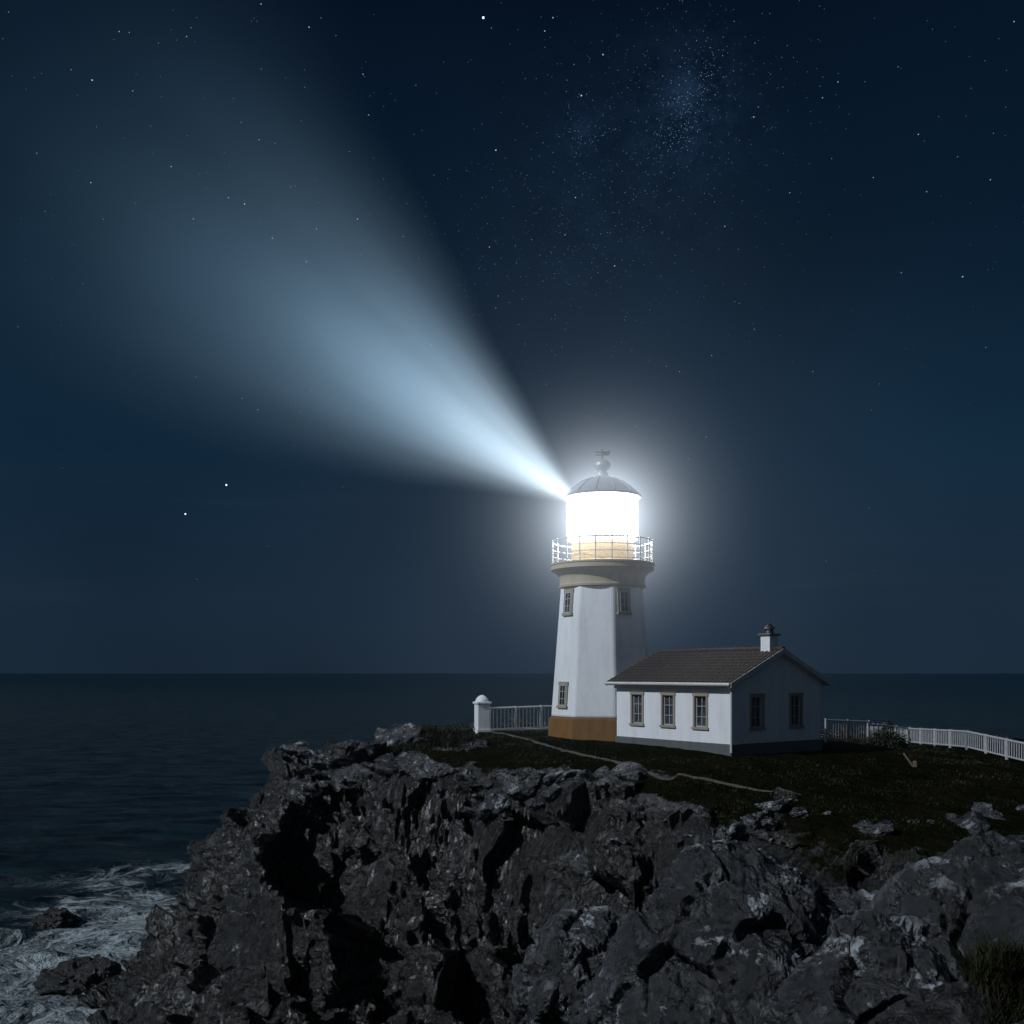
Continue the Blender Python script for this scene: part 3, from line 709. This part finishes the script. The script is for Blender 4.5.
# ------------------------------------------------------------------ lamp beam and haze (self-glowing volumes stand in for lamp-lit mist)
ap=Vector((3.5,51.6,23.45)); bd=Vector((-.82,-.12,.565)).normalized(); HA=R(28.5); LB=44.
m=bpy.data.materials.new('beam_emission'); m.use_nodes=True; t=NT(m.node_tree); t.n.remove(t.n['Principled BSDF'])
p=t.node('ShaderNodeTexCoord').outputs['Object']; s3=t.node('ShaderNodeSeparateXYZ'); t.link(p,s3.inputs[0])
x_,y_,z_=s3.outputs
r_=t.math('SQRT',t.math('ADD',t.math('MULTIPLY',x_,x_),t.math('MULTIPLY',y_,y_)))
zs=t.math('MAXIMUM',z_,.05); rho=t.math('DIVIDE',r_,t.math('MULTIPLY',zs,math.tan(HA)))
ln=t.node('ShaderNodeVectorMath',operation='NORMALIZE'); t.link(p,ln.inputs[0])
stre=t.noise(ln.outputs[0],5.5,1,.5); cloud=t.noise(t.mapv(p,(1,1,.45)),.17,2,.55)
edge=t.math('ADD',rho,t.math('MULTIPLY',t.math('SUBTRACT',cloud,.5),.45))
prof=t.math('POWER',t.math('SUBTRACT',1.0,t.math('MULTIPLY',edge,edge),clamp=True),1.3)
core=t.math('ADD',.55,t.math('MULTIPLY',t.math('POWER',t.math('SUBTRACT',1.0,rho,clamp=True),2.0),1.8))
e1_=t.math('DIVIDE',2.4,t.math('ADD',zs,.5)); e2_=t.math('EXPONENT',t.math('DIVIDE',zs,-8.8))
en=t.math('SUBTRACT',1.0,t.math('DIVIDE',zs,LB),clamp=True)
E=t.math('MULTIPLY',t.math('MULTIPLY',e1_,e2_),t.math('MULTIPLY',prof,core))
E=t.math('MULTIPLY',E,t.math('MULTIPLY',en,t.ramp(stre,[(.3,.6),(.7,1.3)])))
E=t.math('MULTIPLY',E,t.ramp(cloud,[(.3,.7),(.7,1.25)]))
em=t.node('ShaderNodeEmission'); t.link(E,em.inputs[1])
t.link(t.ramp(t.math('DIVIDE',zs,30.),[(0,(.78,.92,1)),(.35,(.50,.76,1)),(1,(.26,.56,.85))]),em.inputs[0])
t.link(em.outputs[0],t.n['Material Output'].inputs['Volume'])
try: m.cycles.volume_step_rate=1.0; m.cycles.emission_sampling='NONE'
except Exception: pass
mb=MB(); n=48; rb=LB*math.tan(HA)*1.1
mb.lathe([(.3,.3),(rb,LB)],n); bo=mb.obj('light_beam',m)
bo.location=ap; bo.rotation_euler=bd.to_track_quat('Z','Y').to_euler()

def haze(name,rad_,k0,core_,pw,col,rate):  # glow around the lantern is put in as volume emission
    m=bpy.data.materials.new(name+'_emission'); m.use_nodes=True; t=NT(m.node_tree); t.n.remove(t.n['Principled BSDF'])
    p=t.node('ShaderNodeTexCoord').outputs['Object']; ln=t.node('ShaderNodeVectorMath',operation='LENGTH'); t.link(p,ln.inputs[0]); r_=ln.outputs['Value']
    k=t.math('DIVIDE',k0,t.math('POWER',t.math('ADD',t.math('MULTIPLY',r_,r_),core_),pw))
    fd=t.math('SUBTRACT',1.0,t.math('DIVIDE',r_,rad_),clamp=True)
    k=t.math('MULTIPLY',k,t.math('POWER',fd,1.5))
    em=t.node('ShaderNodeEmission'); t.link(k,em.inputs[1]); em.inputs[0].default_value=(*col,1); t.link(em.outputs[0],t.n['Material Output'].inputs['Volume'])
    try: m.cycles.volume_step_rate=rate; m.cycles.emission_sampling='NONE'
    except Exception: pass
    V,Fc=ico(3); ho=npmesh(name,V*rad_,Fc,m); ho.location=(LX,LY,22.9)
haze('lamp_haze_glow',25.,.18,10.,1.0,(.60,.76,1),1.)
haze('lamp_glow',9.,4.3,2.4,1.5,(.82,.91,1),1.)

# ------------------------------------------------------------------ moon
L=bpy.data.lights.new('moonlight','SUN'); L.energy=2.05; L.angle=R(.5); L.color=(.84,.92,1)
lo=bpy.data.objects.new('moonlight',L); scene.collection.objects.link(lo)
dv=Vector((-.88*math.cos(R(36)),-.475*math.cos(R(36)),math.sin(R(36)))); lo.rotation_euler=dv.to_track_quat('Z','Y').to_euler(); lo.location=dv*80

# ------------------------------------------------------------------ camera
cd=bpy.data.cameras.new('camera'); cam=bpy.data.objects.new('camera',cd); scene.collection.objects.link(cam)
cam.location=(0,0,15); cam.rotation_euler=(R(90),0,0); cd.sensor_width=36; cd.lens=36; cd.shift_y=(673-512)/1024; cd.clip_start=.1; cd.clip_end=80000
scene.camera=cam
scene.view_settings.view_transform='Standard'; scene.view_settings.look='None'; scene.view_settings.exposure=0
